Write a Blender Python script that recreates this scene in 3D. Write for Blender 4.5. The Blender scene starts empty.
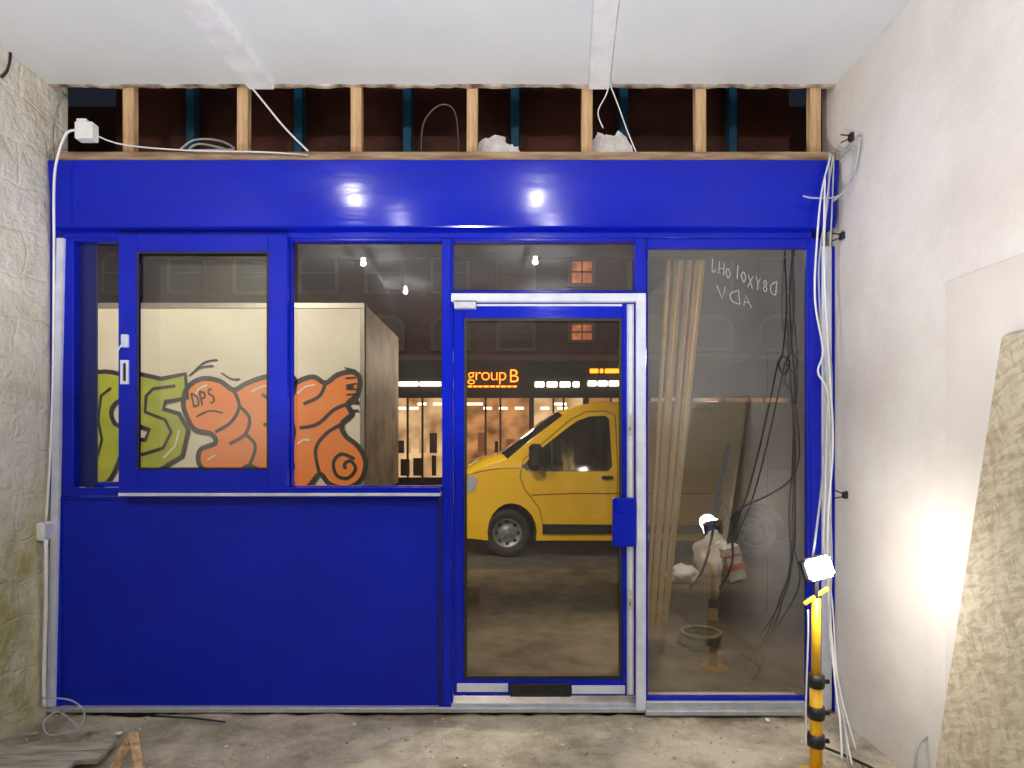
import bpy, bmesh, math, random
from mathutils import Vector, Matrix
from mathutils import noise as nz
random.seed(7)
F=585.0; CZ=1.344; D=3.0
XR=1.656; XL=-2.369; ZC=3.215; ZV=3.56
def W(px,py,d=D): return Vector(((px-512)/F*d, d, CZ+(450-py)/F*d))
def X_(px,d=D): return (px-512)/F*d
def Z_(py,d=D): return CZ+(450-py)/F*d
sc=bpy.context.scene
COL=sc.collection
WL={}
# ---------------------------------------------------------------- materials
def mat(name,c,rough=0.6,metal=0.0,c2=None,scale=8.0,bump=0.0,bscale=40.0,coat=0.0,stretch=None,detail=6.0,lo=0.35,hi=0.65,spec=0.5,bdist=0.02,nr=0.5):
    m=bpy.data.materials.new(name); m.use_nodes=True
    nt=m.node_tree; b=nt.nodes["Principled BSDF"]
    b.inputs["Roughness"].default_value=rough; b.inputs["Metallic"].default_value=metal
    b.inputs["Coat Weight"].default_value=coat; b.inputs["Specular IOR Level"].default_value=spec
    tc=nt.nodes.new("ShaderNodeTexCoord"); mp=nt.nodes.new("ShaderNodeMapping")
    nt.links.new(tc.outputs["Object"],mp.inputs["Vector"])
    if stretch: mp.inputs["Scale"].default_value=stretch
    if c2 is None: c2=tuple(x*0.85 for x in c)
    n=nt.nodes.new("ShaderNodeTexNoise"); n.inputs["Scale"].default_value=scale; n.inputs["Detail"].default_value=detail; n.inputs["Roughness"].default_value=nr
    nt.links.new(mp.outputs[0],n.inputs["Vector"])
    r=nt.nodes.new("ShaderNodeValToRGB")
    r.color_ramp.elements[0].position=lo; r.color_ramp.elements[1].position=hi
    r.color_ramp.elements[0].color=(*c,1); r.color_ramp.elements[1].color=(*c2,1)
    nt.links.new(n.outputs["Fac"],r.inputs[0]); nt.links.new(r.outputs[0],b.inputs["Base Color"])
    if bump>0:
        n2=nt.nodes.new("ShaderNodeTexNoise"); n2.inputs["Scale"].default_value=bscale; n2.inputs["Detail"].default_value=8; n2.inputs["Roughness"].default_value=nr
        nt.links.new(mp.outputs[0],n2.inputs["Vector"])
        bp=nt.nodes.new("ShaderNodeBump"); bp.inputs["Strength"].default_value=bump; bp.inputs["Distance"].default_value=bdist
        nt.links.new(n2.outputs["Fac"],bp.inputs["Height"]); nt.links.new(bp.outputs[0],b.inputs["Normal"])
    return m
def glass(name,tint=(0.9,0.92,0.92),ior=1.7,dust=(0.0,0.03),dcol=(0.6,0.57,0.52),dscale=1.5):
    m=bpy.data.materials.new(name); m.use_nodes=True; nt=m.node_tree; nt.nodes.clear()
    o=nt.nodes.new("ShaderNodeOutputMaterial"); t=nt.nodes.new("ShaderNodeBsdfTransparent"); t.inputs[0].default_value=(*tint,1)
    g=nt.nodes.new("ShaderNodeBsdfGlossy"); g.inputs["Roughness"].default_value=0.0; g.inputs[0].default_value=(1,1,1,1)
    mx=nt.nodes.new("ShaderNodeMixShader")
    fr=nt.nodes.new("ShaderNodeFresnel"); fr.inputs[0].default_value=ior
    nt.links.new(fr.outputs[0],mx.inputs[0])
    nt.links.new(t.outputs[0],mx.inputs[1]); nt.links.new(g.outputs[0],mx.inputs[2])
    df=nt.nodes.new("ShaderNodeBsdfDiffuse"); df.inputs[0].default_value=(*dcol,1)
    geo=nt.nodes.new("ShaderNodeNewGeometry"); n=nt.nodes.new("ShaderNodeTexNoise"); n.inputs["Scale"].default_value=dscale; n.inputs["Detail"].default_value=6
    nt.links.new(geo.outputs["Position"],n.inputs["Vector"])
    mr=nt.nodes.new("ShaderNodeMapRange"); mr.inputs[1].default_value=0.35; mr.inputs[2].default_value=0.7; mr.inputs[3].default_value=dust[0]; mr.inputs[4].default_value=dust[1]
    nt.links.new(n.outputs["Fac"],mr.inputs[0])
    m2=nt.nodes.new("ShaderNodeMixShader"); nt.links.new(mr.outputs[0],m2.inputs[0]); nt.links.new(mx.outputs[0],m2.inputs[1]); nt.links.new(df.outputs[0],m2.inputs[2])
    nt.links.new(m2.outputs[0],o.inputs[0])
    return m
def emit(name,c,s,c2=None,scale=5,stretch=None):
    m=bpy.data.materials.new(name); m.use_nodes=True; nt=m.node_tree; nt.nodes.clear()
    o=nt.nodes.new("ShaderNodeOutputMaterial"); e=nt.nodes.new("ShaderNodeEmission")
    e.inputs[0].default_value=(*c,1); e.inputs[1].default_value=s
    if c2:
        tc=nt.nodes.new("ShaderNodeTexCoord"); mp=nt.nodes.new("ShaderNodeMapping")
        if stretch: mp.inputs["Scale"].default_value=stretch
        n=nt.nodes.new("ShaderNodeTexNoise"); n.inputs["Scale"].default_value=scale; n.inputs["Detail"].default_value=2
        r=nt.nodes.new("ShaderNodeValToRGB"); r.color_ramp.elements[0].color=(*c,1); r.color_ramp.elements[1].color=(*c2,1)
        r.color_ramp.elements[0].position=.38; r.color_ramp.elements[1].position=.66
        nt.links.new(tc.outputs["Object"],mp.inputs[0]); nt.links.new(mp.outputs[0],n.inputs["Vector"])
        nt.links.new(n.outputs["Fac"],r.inputs[0]); nt.links.new(r.outputs[0],e.inputs[0])
    nt.links.new(e.outputs[0],o.inputs[0]); return m

BLUE=mat("blue_powder_coat",(0.003,0.014,0.46),0.13,c2=(0.003,0.011,0.40),scale=3,bump=0.10,bscale=2.2,spec=0.24,stretch=(0.5,1,3.0))
BLUEP=mat("blue_panel",(0.004,0.016,0.43),0.38,c2=(0.004,0.013,0.36),scale=2,bump=0.03,bscale=200,spec=0.2)
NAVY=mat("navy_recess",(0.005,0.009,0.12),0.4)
SILV=mat("mill_aluminium",(0.55,0.57,0.62),0.4,0.5,c2=(0.45,0.47,0.52),scale=20)
WHITEP=mat("white_protective_film",(0.66,0.69,0.80),0.5,c2=(0.52,0.56,0.70),scale=12)
BLACK=mat("black_plastic",(0.012,0.012,0.014),0.45)
RUBBER=mat("rubber",(0.018,0.018,0.018),0.8,bump=0.2)
GL=glass("clear_glass",(0.90,0.91,0.89),1.72,(0.0,0.022))
GLT=glass("grimy_tinted_glass",(0.40,0.39,0.36),2.1,(0.01,0.085),(0.52,0.50,0.47),1.3)
WOOD=mat("raw_softwood",(0.66,0.44,0.24),0.7,c2=(0.42,0.25,0.12),scale=6,stretch=(6,6,0.7),bump=0.2)
WOODP=mat("pale_pine",(0.95,0.76,0.36),0.7,c2=(0.85,0.60,0.24),scale=5,stretch=(6,6,0.7),bump=0.1)
WOODH=mat("raw_softwood_plate",(0.58,0.42,0.26),0.7,c2=(0.28,0.16,0.08),scale=7,stretch=(0.7,6,6),bump=0.2)
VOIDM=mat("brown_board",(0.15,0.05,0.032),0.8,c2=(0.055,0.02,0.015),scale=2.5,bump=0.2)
TEAL=mat("teal_steel",(0.015,0.12,0.22),0.5)
CEIL=mat("white_ceiling_paint",(0.77,0.785,0.80),0.85,c2=(0.71,0.725,0.745),scale=1.5,bump=0.08,bscale=18)
BATT=mat("white_batten_paint",(0.86,0.87,0.89),0.7)
CABW=mat("white_cable",(0.80,0.80,0.80),0.5)
CABG=mat("grey_cable",(0.45,0.46,0.47),0.5)
PLA=mat("ragged_plaster",(0.66,0.58,0.48),0.9,c2=(0.14,0.07,0.04),scale=9,bump=0.4)
YEL=mat("yellow_van_paint",(0.86,0.52,0.006),0.25,c2=(0.76,0.44,0.006),scale=1.5,coat=0.8)
YELP=mat("yellow_pole",(0.88,0.48,0.02),0.4)
DGL=mat("dark_vehicle_glass",(0.008,0.008,0.008),0.08,c2=(0.03,0.02,0.012),scale=3,coat=1)
# ---------------------------------------------------------------- mesh builder
def cr(pts,closed=False,k=6):
    n=len(pts); out=[]
    P=[Vector(p) for p in pts]
    rng=range(n) if closed else range(n-1)
    for i in rng:
        if closed: a,b,c,d=P[(i-1)%n],P[i],P[(i+1)%n],P[(i+2)%n]
        else: a,b,c,d=P[max(i-1,0)],P[i],P[i+1],P[min(i+2,n-1)]
        for j in range(k):
            t=j/k
            out.append(0.5*((2*b)+(c-a)*t+(2*a-5*b+4*c-d)*t*t+(3*b-a-3*c+d)*t**3))
    if not closed: out.append(P[-1])
    return out
class MB:
    def __init__(s): s.bm=bmesh.new(); s.mats=[]
    def mi(s,m):
        if m not in s.mats: s.mats.append(m)
        return s.mats.index(m)
    def box(s,lo,hi,m,bev=0.002,M=None):
        lo=Vector(lo);hi=Vector(hi)
        for i in range(3):
            if lo[i]>hi[i]: lo[i],hi[i]=hi[i],lo[i]
        t=bmesh.new(); bmesh.ops.create_cube(t,size=1)
        c=(lo+hi)/2; sz=hi-lo
        for v in t.verts: v.co=Vector((v.co.x*sz.x,v.co.y*sz.y,v.co.z*sz.z))
        if bev>0: bmesh.ops.bevel(t,geom=t.edges[:],offset=min(bev,min(sz)*0.3),segments=1,affect='EDGES')
        for v in t.verts:
            v.co=v.co+c
            if M: v.co=M@v.co
        s._merge(t,m)
    def _merge(s,t,m,smooth=False):
        mi=s.mi(m); mp={}
        for v in t.verts: mp[v]=s.bm.verts.new(v.co)
        for f in t.faces:
            try: nf=s.bm.faces.new([mp[v] for v in f.verts])
            except ValueError: continue
            nf.material_index=mi; nf.smooth=smooth
        t.free()
    def bar(s,p0,p1,w,h,m,bev=0.002,up=Vector((0,0,1))):
        p0=Vector(p0);p1=Vector(p1); d=p1-p0; L=d.length; z=d.normalized()
        x=z.cross(up)
        if x.length<1e-4: x=Vector((1,0,0))
        x.normalize(); y=z.cross(x)
        M=Matrix((x,y,z)).transposed().to_4x4(); M.translation=p0
        s.box((-w/2,-h/2,0),(w/2,h/2,L),m,bev,M)
    def tube(s,pts,r,m,n=8,smooth=True,k=6,closed=False):
        P=cr(pts,closed,k) if smooth else [Vector(p) for p in pts]
        rr=r if callable(r) else (lambda t:r)
        mi=s.mi(m); rings=[]; up=Vector((0.13,0.2,1)).normalized()
        for i,p in enumerate(P):
            a=P[i-1] if i>0 or closed else P[0]; b=P[(i+1)%len(P)] if i<len(P)-1 or closed else P[-1]
            t=(b-a)
            if t.length<1e-7: t=Vector((0,0,1))
            t.normalize(); u=up-t*up.dot(t)
            if u.length<1e-3: u=Vector((1,0,0))-t*t.x
            u.normalize(); up=u; v=t.cross(u); q=rr(i/max(1,len(P)-1))
            rings.append([s.bm.verts.new(p+u*q*math.cos(2*math.pi*j/n)+v*q*math.sin(2*math.pi*j/n)) for j in range(n)])
        L=len(rings)
        for i in range(L if closed else L-1):
            A,B=rings[i],rings[(i+1)%L]
            for j in range(n):
                f=s.bm.faces.new([A[j],A[(j+1)%n],B[(j+1)%n],B[j]]); f.material_index=mi; f.smooth=True
        if not closed:
            for R in (rings[0],rings[-1][::-1]):
                f=s.bm.faces.new(R); f.material_index=mi
    def cyl(s,p0,p1,r0,m,r1=None,n=20):
        r1=r0 if r1 is None else r1
        s.tube([p0,p1],lambda t:r0+(r1-r0)*t,m,n,smooth=False)
    def lathe(s,prof,c,axis,m,n=28):
        ax=Vector(axis).normalized(); u=ax.orthogonal().normalized(); v=ax.cross(u); c=Vector(c); mi=s.mi(m); R=[]
        for r,h in prof:
            r=max(r,1e-4)
            R.append([s.bm.verts.new(c+ax*h+u*r*math.cos(2*math.pi*j/n)+v*r*math.sin(2*math.pi*j/n)) for j in range(n)])
        for i in range(len(R)-1):
            for j in range(n):
                f=s.bm.faces.new([R[i][j],R[i][(j+1)%n],R[i+1][(j+1)%n],R[i+1][j]]); f.material_index=mi; f.smooth=True
    def poly(s,pts,m,smooth=False):
        f=s.bm.faces.new([s.bm.verts.new(Vector(p)) for p in pts]); f.material_index=s.mi(m); f.smooth=smooth; return f
    def prism(s,pts,vec,m):
        vec=Vector(vec); mi=s.mi(m)
        A=[s.bm.verts.new(Vector(p)) for p in pts]; B=[s.bm.verts.new(Vector(p)+vec) for p in pts]; n=len(A)
        fs=[s.bm.faces.new(A[::-1]),s.bm.faces.new(B)]
        for i in range(n): fs.append(s.bm.faces.new([A[i],A[(i+1)%n],B[(i+1)%n],B[i]]))
        for f in fs: f.material_index=mi
    def ribbon(s,pts,w,fn,m,smooth=True,closed=False,k=6):
        P=[Vector((p[0],p[1],0)) for p in pts]
        if smooth: P=cr(P,closed,k)
        L=len(P); mi=s.mi(m); V=[]
        for i,p in enumerate(P):
            a=P[i-1] if (i>0 or closed) else P[0]; b=P[(i+1)%L] if (i<L-1 or closed) else P[-1]
            t=(b-a); t.normalize(); nn=Vector((-t.y,t.x,0))*w/2
            V.append((s.bm.verts.new(fn(*(p+nn).xy)),s.bm.verts.new(fn(*(p-nn).xy))))
        for i in range(L if closed else L-1):
            A,B=V[i],V[(i+1)%L]
            f=s.bm.faces.new([A[0],A[1],B[1],B[0]]); f.material_index=mi
    def build(s,name,parent=None,origin=None,recalc=True,**props):
        if recalc: bmesh.ops.recalc_face_normals(s.bm,faces=s.bm.faces[:])
        vs=[v.co for v in s.bm.verts]
        lo=Vector([min(v[i] for v in vs) for i in range(3)]); hi=Vector([max(v[i] for v in vs) for i in range(3)])
        o=Vector(origin) if origin is not None else Vector(((lo.x+hi.x)/2,(lo.y+hi.y)/2,lo.z))
        for v in s.bm.verts: v.co-=o
        me=bpy.data.meshes.new(name); s.bm.to_mesh(me); s.bm.free()
        for m in s.mats: me.materials.append(m)
        ob=bpy.data.objects.new(name,me); COL.objects.link(ob)
        WL[ob.name]=o
        if parent: ob.parent=parent; ob.location=o-WL[parent.name]
        else: ob.location=o
        for k,v in props.items(): ob[k]=v
        return ob
def empty(name,loc,**props):
    e=bpy.data.objects.new(name,None); COL.objects.link(e); e.location=loc; e.empty_display_size=0.1
    WL[e.name]=Vector(loc)
    for k,v in props.items(): e[k]=v
    return e
def pbox(mb,x0,y0,x1,y1,d0,d1,m,bev=0.003):
    a=W(x0,y0,d0); b=W(x1,y1,d0)
    mb.box((a.x,d0,b.z),(b.x,d1,a.z),m,bev)
def pane(x0,y0,x1,y1,d,m,parent):
    b=MB(); a=W(x0,y0,d); c=W(x1,y1,d)
    b.poly([(a.x,d,c.z),(c.x,d,c.z),(c.x,d,a.z),(a.x,d,a.z)],m); return b.build("glass_pane",parent=parent,recalc=False)
def pframe(mb,o,i,d0,d1,m,bev=0.003):
    pbox(mb,o[0],o[1],i[0],o[3],d0,d1,m,bev); pbox(mb,i[2],o[1],o[2],o[3],d0,d1,m,bev)
    if i[1]>o[1]: pbox(mb,i[0],o[1],i[2],i[1],d0,d1,m,bev)
    if o[3]>i[3]: pbox(mb,i[0],i[3],i[2],o[3],d0,d1,m,bev)
# ---------------------------------------------------------------- special wall / floor materials
def left_wall_mat():
    m=mat("whitewashed_stone",(0.84,0.79,0.69),0.9,c2=(0.66,0.59,0.47),scale=4,lo=.46,hi=.72,detail=12,nr=.62)
    nt=m.node_tree; b=nt.nodes["Principled BSDF"]; ramp=[n for n in nt.nodes if n.type=='VALTORGB'][0]
    sp=nt.nodes.new("ShaderNodeSeparateXYZ"); geo=nt.nodes.new("ShaderNodeNewGeometry"); nt.links.new(geo.outputs["Position"],sp.inputs[0])
    n3=nt.nodes.new("ShaderNodeTexNoise"); n3.inputs["Scale"].default_value=3; n3.inputs["Detail"].default_value=8; nt.links.new(geo.outputs["Position"],n3.inputs["Vector"])
    ad=nt.nodes.new("ShaderNodeMath"); ad.operation='MULTIPLY_ADD'; ad.inputs[1].default_value=0.6; nt.links.new(n3.outputs["Fac"],ad.inputs[0]); nt.links.new(sp.outputs["Z"],ad.inputs[2])
    r2=nt.nodes.new("ShaderNodeValToRGB"); r2.color_ramp.elements[0].position=0.36; r2.color_ramp.elements[1].position=0.46
    sc_=nt.nodes.new("ShaderNodeMath"); sc_.operation='MULTIPLY'; sc_.inputs[1].default_value=0.30; nt.links.new(ad.outputs[0],sc_.inputs[0]); nt.links.new(sc_.outputs[0],r2.inputs[0])
    mx=nt.nodes.new("ShaderNodeMix"); mx.data_type='RGBA'
    n4=nt.nodes.new("ShaderNodeTexNoise"); n4.inputs["Scale"].default_value=5; n4.inputs["Detail"].default_value=12; n4.inputs["Roughness"].default_value=.65; nt.links.new(geo.outputs["Position"],n4.inputs["Vector"])
    r4=nt.nodes.new("ShaderNodeValToRGB"); r4.color_ramp.elements[0].position=.38; r4.color_ramp.elements[1].position=.62
    r4.color_ramp.elements[0].color=(0.70,0.66,0.46,1); r4.color_ramp.elements[1].color=(0.46,0.43,0.18,1)
    nt.links.new(n4.outputs["Fac"],r4.inputs[0])
    nt.links.new(r2.outputs[0],mx.inputs[0]); nt.links.new(r4.outputs[0],mx.inputs[6]); nt.links.new(ramp.outputs[0],mx.inputs[7])
    nt.links.new(mx.outputs[2],b.inputs["Base Color"])
    cmb=nt.nodes.new("ShaderNodeVectorMath"); cmb.operation='MULTIPLY_ADD'; cmb.inputs[1].default_value=(0.2,0.2,0.2)
    nw=nt.nodes.new("ShaderNodeTexNoise"); nw.inputs["Scale"].default_value=3; nt.links.new(geo.outputs["Position"],nw.inputs["Vector"])
    c0=nt.nodes.new("ShaderNodeCombineXYZ"); nt.links.new(sp.outputs["Y"],c0.inputs[0]); nt.links.new(sp.outputs["Z"],c0.inputs[1])
    nt.links.new(nw.outputs["Color"],cmb.inputs[0]); nt.links.new(c0.outputs[0],cmb.inputs[2])
    br=nt.nodes.new("ShaderNodeTexBrick"); br.inputs["Scale"].default_value=1.2; br.inputs["Mortar Size"].default_value=0.014; br.inputs["Mortar Smooth"].default_value=1.0
    nt.links.new(cmb.outputs[0],br.inputs["Vector"])
    v2=nt.nodes.new("ShaderNodeTexNoise"); v2.inputs["Scale"].default_value=9; v2.inputs["Detail"].default_value=12; v2.inputs["Roughness"].default_value=.65
    nt.links.new(geo.outputs["Position"],v2.inputs["Vector"])
    m2=nt.nodes.new("ShaderNodeMath"); m2.operation='MULTIPLY_ADD'; m2.inputs[1].default_value=-0.08; nt.links.new(br.outputs["Fac"],m2.inputs[0]); nt.links.new(v2.outputs["Fac"],m2.inputs[2])
    bp=nt.nodes.new("ShaderNodeBump"); bp.inputs["Strength"].default_value=1.0; bp.inputs["Distance"].default_value=0.05
    nt.links.new(m2.outputs[0],bp.inputs["Height"]); nt.links.new(bp.outputs[0],b.inputs["Normal"])
    return m
LWM=left_wall_mat()
RWM=mat("skimmed_plaster",(0.80,0.77,0.73),0.8,c2=(0.66,0.60,0.555),scale=1.3,bump=0.25,bscale=8,detail=12,nr=.62,lo=.38,hi=.68)
BWM=mat("bare_back_wall",(0.40,0.37,0.34),0.9,c2=(0.28,0.26,0.24),scale=2,bump=0.3)
FLM=mat("dusty_concrete",(0.62,0.55,0.43),0.95,c2=(0.27,0.23,0.16),scale=2.8,bump=1.0,bscale=11,detail=15,lo=.40,hi=.62,nr=.70,bdist=.035)
PAVE=mat("muddy_pavement",(0.17,0.125,0.075),0.85,c2=(0.07,0.05,0.03),scale=3.2,bump=0.5,bscale=14,detail=14,nr=.65,spec=.2)
ROAD=mat("asphalt",(0.08,0.065,0.05),0.8,c2=(0.04,0.035,0.03),scale=6,bump=0.4)
# ---------------------------------------------------------------- room shell
def sbox(name,lo,hi,m,label,cat,bev=0):
    b=MB(); b.box(lo,hi,m,bev); return b.build(name,kind="structure",label=label,category=cat)
def gridfloor():
    b=MB(); bm=b.bm; nx,ny=170,210; x0,x1,y0,y1=XL-0.1,XR+0.1,-4.0,3.0
    V=[]
    for j in range(ny+1):
        row=[]
        for i in range(nx+1):
            x=x0+(x1-x0)*i/nx; y=y0+(y1-y0)*j/ny
            z=-0.010+0.018*nz.noise(Vector((x*2.3,y*2.3,0)))+0.012*nz.noise(Vector((x*7,y*7,3)))+0.009*nz.noise(Vector((x*17,y*17,5)))
            row.append(bm.verts.new((x,y,min(z,0.004))))
        V.append(row)
    mi=b.mi(FLM)
    for j in range(ny):
        for i in range(nx):
            f=bm.faces.new([V[j][i],V[j][i+1],V[j+1][i+1],V[j+1][i]]); f.smooth=True; f.material_index=mi
    b.box((x0,y0,-0.2),(x1,y1,-0.07),FLM,0)
    return b.build("floor",kind="structure",label="rough dusty beige concrete floor of the shop unit",category="floor")
gridfloor()
sbox("wall_left",(XL-0.2,-4,-0.04),(XL,3.12,ZV+0.1),LWM,"whitewashed rough crumbly wall with mossy lower part","wall")
sbox("wall_right",(XR,-4,-0.04),(XR+0.2,3.12,ZV+0.1),RWM,"skimmed plaster wall lit by a work lamp","wall")
sbox("wall_back",(XL,-4.2,-0.04),(XR,-4,3.4),BWM,"bare wall at the rear of the unit","wall")
sbox("ceiling",(XL,-4,ZC),(XR,3.0,ZC+0.12),CEIL,"white painted plasterboard ceiling","ceiling")
for (xa,xb,wd) in ((X_(264),(197-512)/F*2.43,0.068),(X_(598),(605-512)/F*2.43,0.056)):
    b=MB(); sl=(xb-xa)/(2.43-3.0)
    b.prism([(xa-wd+.006,2.97,ZC-0.04),(xa+wd-.006,2.97,ZC-0.04),(xa+wd,2.97,ZC-0.0005),(xa-wd,2.97,ZC-0.0005)],(-sl*6.5,-6.5,0),BATT)
    b.build("trim_1",kind="structure",label="white painted ceiling batten strip",category="trim")
b=MB(); x=XL; pts=[]
while x<XR:
    pts.append((x,2.99,ZC-0.004-random.random()*0.010)); x+=0.015+random.random()*0.05
pts.append((XR,2.99,ZC-0.01)); pts+= [(XR,2.99,ZC-0.0005),(XL,2.99,ZC-0.0005)]
b.prism(pts,(0,0.02,0),PLA); b.build("trim_2",kind="structure",label="ragged broken plaster edge along the ceiling",category="trim")
zf=Z_(160)
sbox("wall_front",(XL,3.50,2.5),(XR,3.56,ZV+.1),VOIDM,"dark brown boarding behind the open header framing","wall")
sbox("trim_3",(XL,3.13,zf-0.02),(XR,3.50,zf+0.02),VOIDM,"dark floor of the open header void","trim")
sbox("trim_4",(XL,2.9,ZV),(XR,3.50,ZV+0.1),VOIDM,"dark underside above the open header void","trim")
zp=Z_(151.5,2.985)
b=MB(); pbox(b,56,151.5,836,160,2.985,3.13,WOODH,0.003)
b.build("timber_plate",label="rough horizontal timber plate on top of the blue fascia",category="timber")
for i,px in enumerate((128,242,356,472,587,701,816)):
    b=MB(); a=random.uniform(-.008,.008)
    b.box((-0.028,0,0),(0.028,0.045,ZV-0.005-zp),WOOD,0.003,Matrix.Translation((X_(px,3.01),3.01,zp+0.001))@Matrix.Rotation(a,4,'Y'))
    b.build("timber_stud",label="short raw timber stud in the open header",category="timber",group="timber studs in the header")
for px in (190,298,407,515,624,733):
    b=MB(); d=3.40; x=X_(px,d)
    b.box((x-0.027,d,zf+0.021),(x+0.027,d+0.004,ZV-.001),TEAL,0.001); b.box((x-0.027,d,zf+0.021),(x-0.022,d+0.05,ZV-.001),TEAL,0.001); b.box((x+0.022,d,zf+0.021),(x+0.027,d+0.05,ZV-.001),TEAL,0.001)
    b.build("steel_post",label="teal painted steel channel post in the header void",category="post",group="teal posts in the header void")
INSUL=mat("torn_insulation",(0.84,0.83,0.82),0.9,c2=(0.66,0.63,0.58),scale=20,bump=0.6)
for (px,w,h,seed) in ((497,0.125,0.12,1),(611,0.125,0.145,5),(658,0.06,0.035,8)):
    t=bmesh.new(); bmesh.ops.create_icosphere(t,subdivisions=4,radius=1)
    c=Vector((X_(px,3.09),3.09,zp))
    for v in t.verts:
        r=1+0.35*nz.noise(v.co*1.7+Vector((seed,0,0)))+0.22*nz.noise(v.co*6+Vector((seed,0,0)))
        v.co=Vector((v.co.x*r*w,v.co.y*min(r,1)*0.03,max(v.co.z*r,0)*h))+c
    b=MB(); b._merge(t,INSUL); b.build("insulation_scrap",label="torn white insulation scrap lying on the header timber",category="insulation",group="insulation scraps")
def cable(pts,r,m,label,name="cable",group=None,k=6,n=6):
    b=MB(); b.tube(pts,r,m,n,k=k); p={}
    if group: p["group"]=group
    return b.build(name,label=label,category="cable",**p)
DCAB=mat("dark_grey_cable",(0.12,0.10,0.09),0.5)
cable([W(421,151,3.09),W(424,122,3.12),W(440,105,3.12),W(455,112,3.12),W(459,151,3.09)],0.004,DCAB,"dark cable loop standing on the header timber")
cable([W(180,150,3.08),W(195,140,3.10),W(220,141,3.12),W(234,149,3.08),W(215,150,3.07),W(190,150,3.07),W(200,144,3.1),W(225,149,3.08)],0.006,CABG,"grey cable coil on the header timber")
# ---------------------------------------------------------------- fascia
b=MB()
ya,yb=2.915,2.946
xl=X_(47.5,ya); xr=min(X_(839,ya),XR-0.002)
prof=[(ya,Z_(161,ya)),(ya+0.006,Z_(161,ya)+0.008),(3.12,Z_(161,ya)+0.008),(3.12,Z_(227,yb)),(yb+0.004,Z_(227,yb)),(yb,Z_(227,yb)+0.006)]
b.prism([(xl,y,z) for y,z in prof],(xr-xl,0,0),BLUE)
b.build("trim_5",kind="structure",label="glossy blue metal fascia across the shopfront",category="fascia")
b=MB(); pbox(b,62,227.5,812,238,2.99,3.05,BLUE); b.build("trim_6",kind="structure",label="blue frame head beneath the fascia",category="trim")
# ---------------------------------------------------------------- window 1
win=empty("window_1",(X_(250),3.04,Z_(490)),kind="structure",label="blue framed shop window with sliding serving sash",category="window")
b=MB()
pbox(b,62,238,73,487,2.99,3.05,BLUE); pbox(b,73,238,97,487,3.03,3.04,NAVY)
pbox(b,73,238,442,241,2.995,3.05,BLUE)
pbox(b,97,482,292,487,3.0,3.05,BLUE); pbox(b,284,241,292,487,2.995,3.03,BLUE)
pbox(b,292,486,442,490,2.995,3.05,BLUE)
b.build("window_frame",parent=win)
pane(97,241,284,482,3.034,GL,win); pane(291,241,442,487,3.02,GL,win)
b=MB(); pframe(b,(118,234,287,493),(137,252,268,469),2.945,2.98,BLUE,0.004)
sl=b.build("sliding_sash",parent=win)
pane(136,251,269,470,2.962,GL,sl)
b=MB(); pframe(b,(136.5,251.5,268.5,469.5),(138.5,253.5,266.5,467.5),2.943,2.947,BLACK,0.0005); b.build("glazing_gasket",parent=sl)
b=MB(); pbox(b,120.5,334,127,347,2.925,2.945,WHITEP); b.cyl(W(123.5,340,2.925),W(123.5,340,2.915),0.008,SILV); b.bar(W(121,345,2.92),W(117,352,2.92),0.006,0.006,SILV)
b.build("sash_lock",parent=sl,label="small silver sash lock")
b=MB(); pframe(b,(120,360,128,384),(122.3,363,125.7,381),2.935,2.945,WHITEP,0.001); pbox(b,122.3,363,125.7,381,2.942,2.945,BLACK,0); b.build("pull_handle",parent=sl,label="white flush pull handle")
b=MB(); pbox(b,118,487.5,440,493,2.93,3.0,BLUE); pbox(b,118,493,440,496,2.93,2.99,WHITEP,0.001); pbox(b,62,487.5,118,496,2.985,3.0,BLUE)
b.build("trim_7",kind="structure",label="blue window sill with pale film edge",category="trim")
b=MB(); pbox(b,55,496.5,441,707,3.0,3.08,BLUEP); pbox(b,55,496.5,61,707,2.992,3.0,BLUE); pbox(b,55,496.5,441,500,2.994,3.0,BLUE)
b.build("wall_front",kind="structure",label="blue stall riser panel under the window",category="panel")
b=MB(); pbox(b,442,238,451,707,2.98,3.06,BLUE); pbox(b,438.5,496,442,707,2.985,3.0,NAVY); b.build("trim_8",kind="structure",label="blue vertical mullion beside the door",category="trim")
b=MB(); pbox(b,45,708,446,713,2.97,3.10,SILV); pbox(b,646,702,806,712,2.975,3.10,SILV); pbox(b,646,711,806,716,2.95,3.10,SILV)
b.build("trim_9",kind="structure",label="bare aluminium bottom trim",category="trim")
b=MB(); pbox(b,446,708,646,713,2.97,3.12,SILV); pbox(b,446,703,646,708,3.0,3.12,SILV); b.build("trim_10",kind="structure",label="aluminium door threshold",category="trim")
def slant(name,a,bq,w,m,d,lab):
    b=MB(); p=W(*a,d); q=W(*bq,d); h=w/F*d/2
    b.prism([(p.x-h,d,p.z),(p.x+h,d,p.z),(q.x+h,d,q.z),(q.x-h,d,q.z)],(0,0.02,0),m); b.build(name,kind="structure",label=lab,category="trim")
slant("trim_11",(60,238),(50,707),7,WHITEP,2.975,"pale corner strip between frame and stone wall")
sbox("trim_15",(XL,3.0,0),(X_(62),3.12,zf),BLUEP,"blue infill beside the stone wall","trim")
b=MB(); pbox(b,811,238,822,705,2.99,3.06,BLUE); b.build("trim_12",kind="structure",label="blue jamb of the tall window",category="trim")
b=MB(); pbox(b,822,246,832,710,2.985,3.08,WHITEP); pbox(b,832,246,836,712,3.0,3.08,BLUE); b.build("trim_13",kind="structure",label="pale cover strip at the plaster wall corner",category="trim")
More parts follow.
